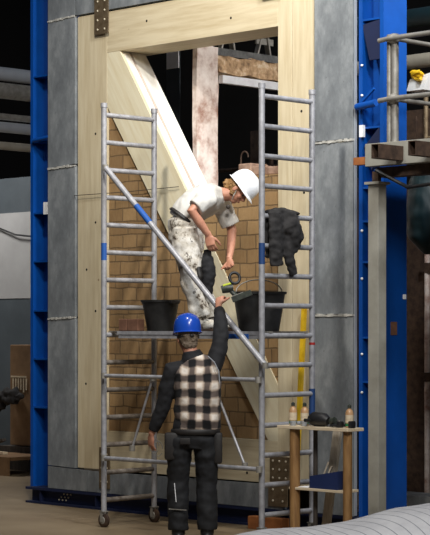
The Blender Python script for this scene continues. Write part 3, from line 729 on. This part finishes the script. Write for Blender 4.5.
for (H, K, A) in legs:
    a = A.copy(); a.z = .09; m = MB(); m.tube([a + Vector((-.005, 0, .04)), a + Vector((0, 0, -.02))], [.052, .052], 16)
    m.tube([(a.x - .06, a.y, .052), (a.x + .04, a.y - .01, .055), (a.x + .13, a.y - .02, .05), (a.x + .19, a.y - .03, .04)], [(.042, .04), (.05, .044), (.04, .048), (.022, .036)], 16)
    b = remesh(m, 'shoe', 'painty', wk, .006, 2)
    MB().bar((a.x - .095, a.y + .01, .01), (a.x + .205, a.y - .03, .01), .09, .02).build('sole', 'rust', b, local=True)

# --- cordless tool passed between the two
tu, tv = 1.30, -1.15
tl = T('power_tool', 'dark cordless tool with lime band passed between the two people', 'tool', (1.37, -1.19, 2.0), R45)
MB().tube([(-.075, 0, .045), (-.04, 0, .055), (.02, 0, .06)], [.030, .036, .034], 18).build('motor_housing', 'tooldark', tl, local=True)
MB().tube([(-.062, 0, .076), (.0, -.0, .094)], [(.012, .03), (.012, .03)], 14).build('lime_band', 'toolgreen', tl, local=True)
MB().tube([(-.01, 0, .05), (.045, -.01, -.01), (.055, -.01, -.03)], [(.02, .024), (.019, .023), (.02, .024)], 14).build('handle', 'tooldark', tl, local=True)
MB().bar((.01, -.01, -.035), (.165, -.02, .025), .065, .045).build('battery', 'tooldark', tl, local=True)
MB().bar((.01, -.01, -.012), (.10, -.015, .022), .05, .012).build('battery_clip', 'galv', tl, local=True)
R_ = frame((.2, -1, .25), (1, .2, 0))
MB().tube([Vector((.03, 0, .14)) + R_ @ Vector((.045 * math.cos(t), .042 * math.sin(t), 0)) for t in [2 * math.pi * k / 24 for k in range(25)]], .012, 10, cap=False).build('guard_ring', 'black', tl, local=True)
MB().tube([(.0, 0, .08), (.02, 0, .11)], .016, 12).build('spindle', 'galv', tl, local=True)

# ------------------------------------------------------------------ workbench at the right frame
wb = T('workbench', 'improvised narrow workbench of round ochre posts and pale shelves', 'workbench', (2.05, -.8, 0))
for (u, v, mm, r) in ((1.80, -.9, 'postwood', .042), (2.355, -.9, 'postwood', .036), (1.93, -.80, 'darkwood', .018)):
    MB().tube([(u, v, 0), (u, v, .935)], r, 16).build('post', mm, wb)
MB().box(1.66, 2.41, -.96, -.77, .937, .962, .003).build('shelf', 'shelf', wb, False)
MB().box(1.76, 2.33, -.93, -.74, .455, .475, .003).build('shelf', 'shelf', wb, False)
ZS = .963
def bottle(u, v, label):
    o = T('glue_bottle', label, 'bottle', (u, v, ZS), 0, 'bottles on the workbench')
    MB().lathe((u, v, ZS), [(.029, 0), (.032, .006), (.032, .115), (.024, .135), (.013, .145), (.013, .155)], 20).build('bottle_body', 'glass', o)
    MB().lathe((u, v, ZS + .152), [(.015, 0), (.015, .022), (.006, .03)], 16).build('cap', 'tooldark', o)
    MB().lathe((u, v, ZS + .012), [(.0328, 0), (.0328, .022)], 20).build('band', 'green', o)
    MB().lathe((u, v, ZS + .04), [(.0326, 0), (.0326, .06)], 20).build('label', 'shelf', o)
bottle(1.725, -.84, 'brown glue bottle at the left end of the workbench top')
bottle(1.85, -.84, 'brown glue bottle second from the left, beside the black grinder')
bottle(2.33, -.85, 'brown glue bottle alone at the right end of the workbench top')
for (u, v, lab) in ((1.80, -.92, 'small blue-grey cup in front of the left glue bottle'), (1.90, -.90, 'small blue-grey cup nearest the black grinder')):
    o = MB().lathe((u, v, ZS), [(.022, 0), (.030, .035), (.027, .035), (.018, .004)], 18).build('cup', 'pipe'); tag(o, lab, 'cup', 'cups on the workbench')
gr = T('angle_grinder', 'black angle grinder lying in the middle of the workbench top', 'grinder', (2.02, -.86, ZS))
MB().tube([(1.94, -.87, ZS + .05), (1.98, -.87, ZS + .058), (2.09, -.87, ZS + .055), (2.13, -.87, ZS + .045)], [.036, .056, .052, .03], 18).build('grinder_body', 'black', gr)
MB().tube([(2.15, -.86, ZS + .04), (2.19, -.86, ZS + .05)], .03, 14).build('gear_head', 'tooldark', gr)
MB().lathe((2.20, -.86, ZS + .006), [(.05, 0), (.05, .01), (.02, .02)], 24).build('disc_guard', 'black', gr)
MB().tube([(1.98, -.9, ZS + .045), (1.98, -.98, ZS + .05)], .014, 12).build('side_handle', 'black', gr)
m = MB()
pts = [(2.0 + .42 * t + .02 * math.sin(19 * t), -.80 - .02 * math.sin(9 * t), ZS + .008 + .012 * (1 + math.sin(31 * t))) for t in [k / 40 for k in range(41)]]
m.tube(pts[:36], .007, 8); o = m.build('power_cable', 'black'); tag(o, 'black cable coiled along the workbench top', 'cable')
o = MB().box(2.255, 2.29, -.92, -.87, ZS, ZS + .05, .006).tube([(2.255, -.89, ZS + .04), (2.24, -.89, ZS + .05)], .010).build('charger', 'black'); tag(o, 'small black charger left of the lone glue bottle', 'charger')
o = MB().box(2.375, 2.405, -.92, -.86, ZS, ZS + .055, .006).build('battery_pack', 'black'); tag(o, 'small black battery pack right of the lone glue bottle', 'battery')
tb = T('tool_box', 'open navy plastic box on the lower shelf of the workbench', 'tool box', (2.13, -.72, .476))
MB().prism([(1.97, .476), (2.26, .476), (2.26, .62), (1.97, .57)], -.915, -.905).prism([(1.97, .476), (2.26, .476), (2.26, .62), (1.97, .57)], -.77, -.76).box(1.97, 1.98, -.905, -.77, .476, .57).box(2.25, 2.26, -.905, -.77, .476, .62).box(1.98, 2.25, -.905, -.77, .476, .486).build('box_body', 'bluebin', tb, False)
for a, b, lab in (((2.01, -.84, .49), (2.07, -.80, .68), 'pale wood offcut sticking out of the navy box, the left one'), ((2.07, -.86, .49), (2.13, -.83, .65), 'pale wood offcut sticking out of the navy box, the right one')):
    o = MB().bar(a, b, .03, .012).build('wood_offcut', 'plank', smooth=False); tag(o, lab, 'offcut', 'offcuts in the navy box')
o = MB().box(1.86, 1.90, -.925, -.75, .477, .481).box(1.90, 1.955, -.925, -.83, .477, .481).build('paper_sheet', 'paper', smooth=False); tag(o, 'white paper sheet on the lower workbench shelf', 'paper')
o = MB().bar((1.88, -.64, .01), (2.09, -.70, 1.0), .075, .03, (0, 1, 0)).build('plank', 'plank', smooth=False); tag(o, 'weathered pale plank leaning behind the workbench', 'plank')
o = MB().bar((1.235, -.30, .0), (1.115, -.035, 1.93), .045, .025, (0, 1, 0)).build('spirit_level', 'yellow', smooth=False); tag(o, 'long yellow spirit level leaning on the timber behind the right ladder frame', 'spirit level')
m = MB().tube([(1.02, -.42, .03), (1.04, -.36, .03)], .02); m.bm.free()
o = MB().box(.62, 1.02, -.22, -.12, 0, .11, .004).build('timber_block', 'orange', smooth=False); tag(o, 'orange-brown timber block on the floor behind the right scaffold foot', 'timber block')
for k, (u, v, w_, h, rz) in enumerate(((1.62, -1.5, .16, .05, .5), (1.78, -1.72, .12, .035, 1.2), (1.55, -1.62, .10, .03, 2.1))):
    lab = ('crumpled white paper scrap on the floor beside the right castor', 'smaller white scrap on the floor against the ribbed sheet', 'smallest white scrap on the floor near the boots')[k]
    m = MB(); m.box(-w_ / 2, w_ / 2, -h, h, 0, .012); bmesh.ops.subdivide_edges(m.bm, edges=m.bm.edges[:], cuts=5, use_grid_fill=True)
    for vv in m.bm.verts: vv.co.z = max(.0, vv.co.z + .015 * (noise.noise(vv.co * 22 + Vector((k, 0, 0))) + .3))
    o = m.build('paper_scrap', 'paper', None, False, local=True); o.location = (u, v, 0); o.rotation_euler = (0, 0, rz); tag(o, lab, 'paper scrap', 'white scraps on the floor')

# ribbed sheet over a heap, foreground right
def heap():
    bm = bmesh.new(); uvl = bm.loops.layers.uv.new('UVMap'); nx, ny = 90, 50; g_ = []
    # strip axis runs away from the camera's left towards its right (local X), camera-facing frame
    c0 = Vector(place(235, 13.5)); xr = Vector((.70711, .70711)); fw = Vector((-.70711, .70711))
    prof = [(-.12, 0), (-.06, .16), (0, .245), (.21, .285), (.54, .305), (.79, .34), (.98, .39), (1.16, .44), (1.4, .476), (2.2, .52), (4, .5)]
    def H(s_, t_):   # s_ along the heap, t_ across it
        h = 0
        for (a, ha), (b, hb) in zip(prof, prof[1:]):
            if a <= s_ <= b: h = ha + (hb - ha) * (s_ - a) / (b - a)
        x_ = (t_ - .6) / (.6 if t_ < .6 else .4)
        cross = max(0, 1 - abs(x_) ** 2.4) ** .6
        return max(0.003, h * cross + .008 * noise.noise(Vector((s_ * 3, t_ * 4, 0))) * cross)
    for i in range(nx + 1):
        row = []
        for j in range(ny + 1):
            s_ = -.12 + 3.5 * i / nx; t_ = j / ny; dep = -.9 + 1.5 * t_
            p = c0 + xr * s_ + fw * dep
            row.append(bm.verts.new((p.x, p.y, H(s_, t_))))
        g_.append(row)
    for i in range(nx):
        for j in range(ny):
            f_ = bm.faces.new([g_[i][j], g_[i + 1][j], g_[i + 1][j + 1], g_[i][j + 1]])
            for l, (a, b) in zip(f_.loops, ((i, j), (i + 1, j), (i + 1, j + 1), (i, j + 1))):
                l[uvl].uv = (a / nx, (3.5 * a / nx + .45 * 1.5 * b / ny) / .085)
    # close to the floor
    e = [x for x in bm.edges if x.is_boundary]; r = bmesh.ops.extrude_edge_only(bm, edges=e)
    for v in r['geom']:
        if isinstance(v, bmesh.types.BMVert): v.co.z = 0
    bm.normal_update()
    me = bpy.data.meshes.new('ribbed_sheet'); bm.to_mesh(me); bm.free()
    for p in me.polygons: p.use_smooth = True
    me.materials.append(MT['ribbed']); o = bpy.data.objects.new('ribbed_sheet', me); COL.objects.link(o)
    tag(o, 'white ribbed sheet heaped over the floor in the right foreground', 'sheet')
heap()

# ------------------------------------------------------------------ raised steel platform at the right
pc = T('steel_post', 'beige grey steel post standing before the blue column under the platform', 'steel post', (2.3, -.45, 0))
MB().box(2.222, 2.328, -.50, -.40, 0, 2.88, .004).build('shaft', 'beige', pc, False)
MB().box(2.20, 2.35, -.52, -.38, 2.88, 2.90).build('head_plate', 'beige', pc, False)
MB().box(2.24, 2.30, -.47, -.43, 2.90, 2.985).build('packing', 'rust', pc, False)
pp = T('steel_platform', 'raised steel platform edge with protruding box tubes at the right', 'platform', (2.6, 0, 3.0))
MB().box(2.19, 3.6, -.50, -.40, 3.025, 3.205, .003).build('edge_beam', 'beige', pp, False)
MB().box(2.205, 3.6, -.395, 1.4, 3.14, 3.2).build('deck', 'rust', pp, False)
MB().box(2.25, 3.6, -.42, -.30, 2.94, 3.02).build('lower_beam', 'rust', pp, False)
def boxtube(u):
    t_ = .006
    m = MB().box(u, u + .075, -.80, -.501, 3.05, 3.05 + t_).box(u, u + .075, -.80, -.501, 3.155, 3.161).box(u, u + t_, -.80, -.501, 3.056, 3.155).box(u + .069, u + .075, -.80, -.501, 3.056, 3.155)
    b = m.build('box_tube', 'rust', pp, False); MB().box(u + t_, u + .069, -.60, -.59, 3.056, 3.155).build('dark_inside', 'hole', b, False)  # black sheet in the open tube paints the darkness inside it
boxtube(2.51); boxtube(2.875)
MB().box(2.06, 2.20, -.49, -.42, 3.045, 3.105).build('timber_wedge', 'orange', pp, False)
MB().tube([(2.30, -.50, 2.99), (2.6, -.46, 2.84), (2.9, -.46, 2.86), (3.2, -.46, 2.97)], .015, 8).build('hanging_hose', 'black', pp)
gd = T('guard_rail', 'galvanised tube guard rail on the corner of the raised platform', 'guard rail', (2.45, -.44, 3.2))
for du, r in ((0, .03), (-.056, .022)): MB().tube([(2.45 + du, -.44, 3.206), (2.45 + du, -.44, 4.06)], r, 14).build('upright', 'galv', gd)
for z in (4.02, 3.545):
    MB().tube([(2.335, -.50, z - .008), (2.45, -.50, z), (3.5, -.50, z)], .02, 12).build('rail', 'galv', gd)
    MB().tube([(2.50, -.46, z - .01), (2.50, 1.4, z - .01)], .018, 12).build('rail', 'galv', gd)
    MB().ball((2.45, -.46, z), (.045, .045, .045), sub=2).build('coupler', 'galv', gd)
MB().tube([(2.5, .95, 3.2), (2.5, .95, 4.0)], .018, 12).build('upright', 'galv', gd)
bag = T('canvas_bag', 'dark teal canvas bag hanging below the platform at the right edge', 'bag', (1.9, 1.2, 2.4))
m = MB(); m.tube([(1.67, 1.0, 3.13), (1.65, 1.0, 3.0), (1.63, 1.0, 2.8), (1.65, 1.0, 2.55), (1.70, 1.0, 2.40)], [(.10, .12), (.19, .15), (.22, .18), (.20, .16), (.08, .08)], 20)
for v in m.bm.verts: v.co -= Vector((1.9, 1.2, 2.4))
remesh(m, 'bag_cloth', 'teal', bag, .015, 4, .02, .2)
# beyond, right edge
rc = T('rusty_column', 'dark brown rusty steel column beyond the blue column', 'steel column', (-.15, 3.1, 0))
MB().box(-.20, .07, 2.95, 2.98, 0, 3.2).box(-.20, .07, 3.2, 3.23, 0, 3.2).box(-.08, -.05, 2.98, 3.2, 0, 3.2).build('column_profile', 'rust', rc, False)
vp = T('standpipe', 'thin vertical pinkish pipe with brackets at the right edge', 'pipe', (.11, 2.9, 0))
MB().tube([(.11, 2.9, 0), (.11, 2.9, 3.2)], .028, 12).build('pipe_run', 'old_render', vp)
for z in (1.2, 2.3): MB().box(.05, .17, 2.86, 2.94, z, z + .09).build('pipe_bracket', 'rust', vp, False)
o = MB().box(-.2, 1.2, 2.4, 2.75, 0, .10).build('plinth', 'concrete', smooth=False); tag(o, 'low pale plinth behind the ribbed sheet at the right edge', 'plinth')
for (z, r, mm, lab) in ((4.72, .09, 'teal', 'dark teal beam at the top right corner'), (4.30, .07, 'pipebeige', 'beige pipe behind the guard rail')):
    o = MB().tube([(-.6, 2.2, z), (2.4, 2.2, z)], r, 16).build('overhead_pipe', mm); tag(o, lab, 'pipe')
eq = T('lifting_clamp', 'white clamp with yellow rope behind the guard rail', 'clamp', (1.35, 1.1, 3.7))
MB().prism([(1.39, 3.83), (1.43, 3.93), (1.66, 3.97), (1.58, 3.83)], 1.0, 1.12).build('clamp_body', 'white', eq, False)
MB().tube([(1.53 + .05 * math.cos(t * 3), .98 + .02 * math.sin(5 * t), 3.95 + .04 * math.sin(t * 2)) for t in [k / 6 for k in range(24)]], .016, 8).build('rope', 'yellow', eq)
mb = T('brown_machine', 'dark brown machine on the platform behind the guard rail', 'machine', (1.6, 1.2, 3.2))
MB().box(1.30, 2.2, 1.02, 1.38, 3.2, 3.66).box(1.36, 1.50, 1.0, 1.02, 3.3, 3.6).build('machine_body', 'rust', mb, False)
MB().tube([(1.62, .99, 3.2), (1.62, .99, 3.78)], .02).tube([(1.62, .99, 3.4), (2.0, .99, 3.4)], .015).build('machine_pipe', 'brownplate', mb)

# ------------------------------------------------------------------ left background
def duct(u, z, r, mm, lab):
    o = MB().tube([(u, -1.0, z), (u, 3.4, z)], r, 20).build('duct', mm); tag(o, lab, 'duct', 'ducts at the left edge'); return o
duct(-6.2, 4.85, .085, 'pipe', 'thick light grey duct, uppermost at the left edge')
duct(-6.3, 4.66, .10, 'galv', 'dim grey duct under the thick light one')
duct(-6.3, 4.34, .04, 'galv', 'thin dim duct between the thick ones')
duct(-6.3, 4.21, .065, 'pipe', 'pale duct, upper of the lower pair')
duct(-6.3, 3.98, .05, 'pipebeige', 'pale duct, lowest at the left edge')
o = MB().tube([(-8.2, 3.95, 3.12), (-7.7, 3.93, 2.98), (-7.2, 3.93, 2.93), (-6.6, 3.95, 2.95)], .012, 8).build('wall_cable', 'black'); tag(o, 'thin dark cable sagging across the light grey wall', 'cable')
cb = T('cardboard_box', 'tall brown cardboard box standing against the slate wall at the left', 'box', (-6.1, 2.7, 0))
MB().box(-6.16, -5.45, 2.6, 3.0, .30, 1.53, .01).build('carton', 'cardboard', cb, False)
MB().box(-6.3, -5.35, 2.55, 3.1, .0, .29).build('skid', 'darkwood', cb, False)
m = MB()
for k in range(6): m.box(-6.10 + .05 * k, -6.08 + .05 * k, 2.590, 2.598, .95 + .03 * (k % 2), 1.12)
m.box(-6.13, -5.84, 2.590, 2.598, 1.13, 1.15).build('printing', 'shelf', cb, False)
bgb = T('black_bag', 'black bag slumped against the cardboard box', 'bag', (-6.0, 2.47, .88))
m = MB(); m.ball((0, 0, .02), (.22, .10, .09)).ball((-.2, 0, -.08), (.08, .06, .10)); remesh(m, 'bag_cloth', 'jacket', bgb, .02, 2, .05, .1)
pl = T('timber_crate', 'low crate of pale boards on the floor at the left edge', 'crate', (-6.0, 2.0, 0))
m = MB()
for k in range(6): m.box(-6.5 + .2 * k, -6.33 + .2 * k, 1.9, 1.93, .0, .22)
m.box(-6.5, -5.3, 1.93, 2.5, .18, .22).build('crate_boards', 'cardboard', pl, False)
for k, (a, b, w_) in enumerate((((-6.6, 1.98, .24), (-5.9, 1.98, .24), .10), ((-6.4, 2.2, .24), (-5.7, 2.16, .24), .07), ((-6.5, 2.42, .24), (-6.0, 2.38, .38), .06))):
    o = MB().bar(a, b, w_, .03).build('scrap_board', ('plank', 'shelf', 'darkwood')[k], smooth=False)
    tag(o, ('wide weathered board lying on the low crate', 'narrow pale board lying on the low crate', 'dark board leaning over the low crate')[k], 'board', 'scrap boards on the crate')
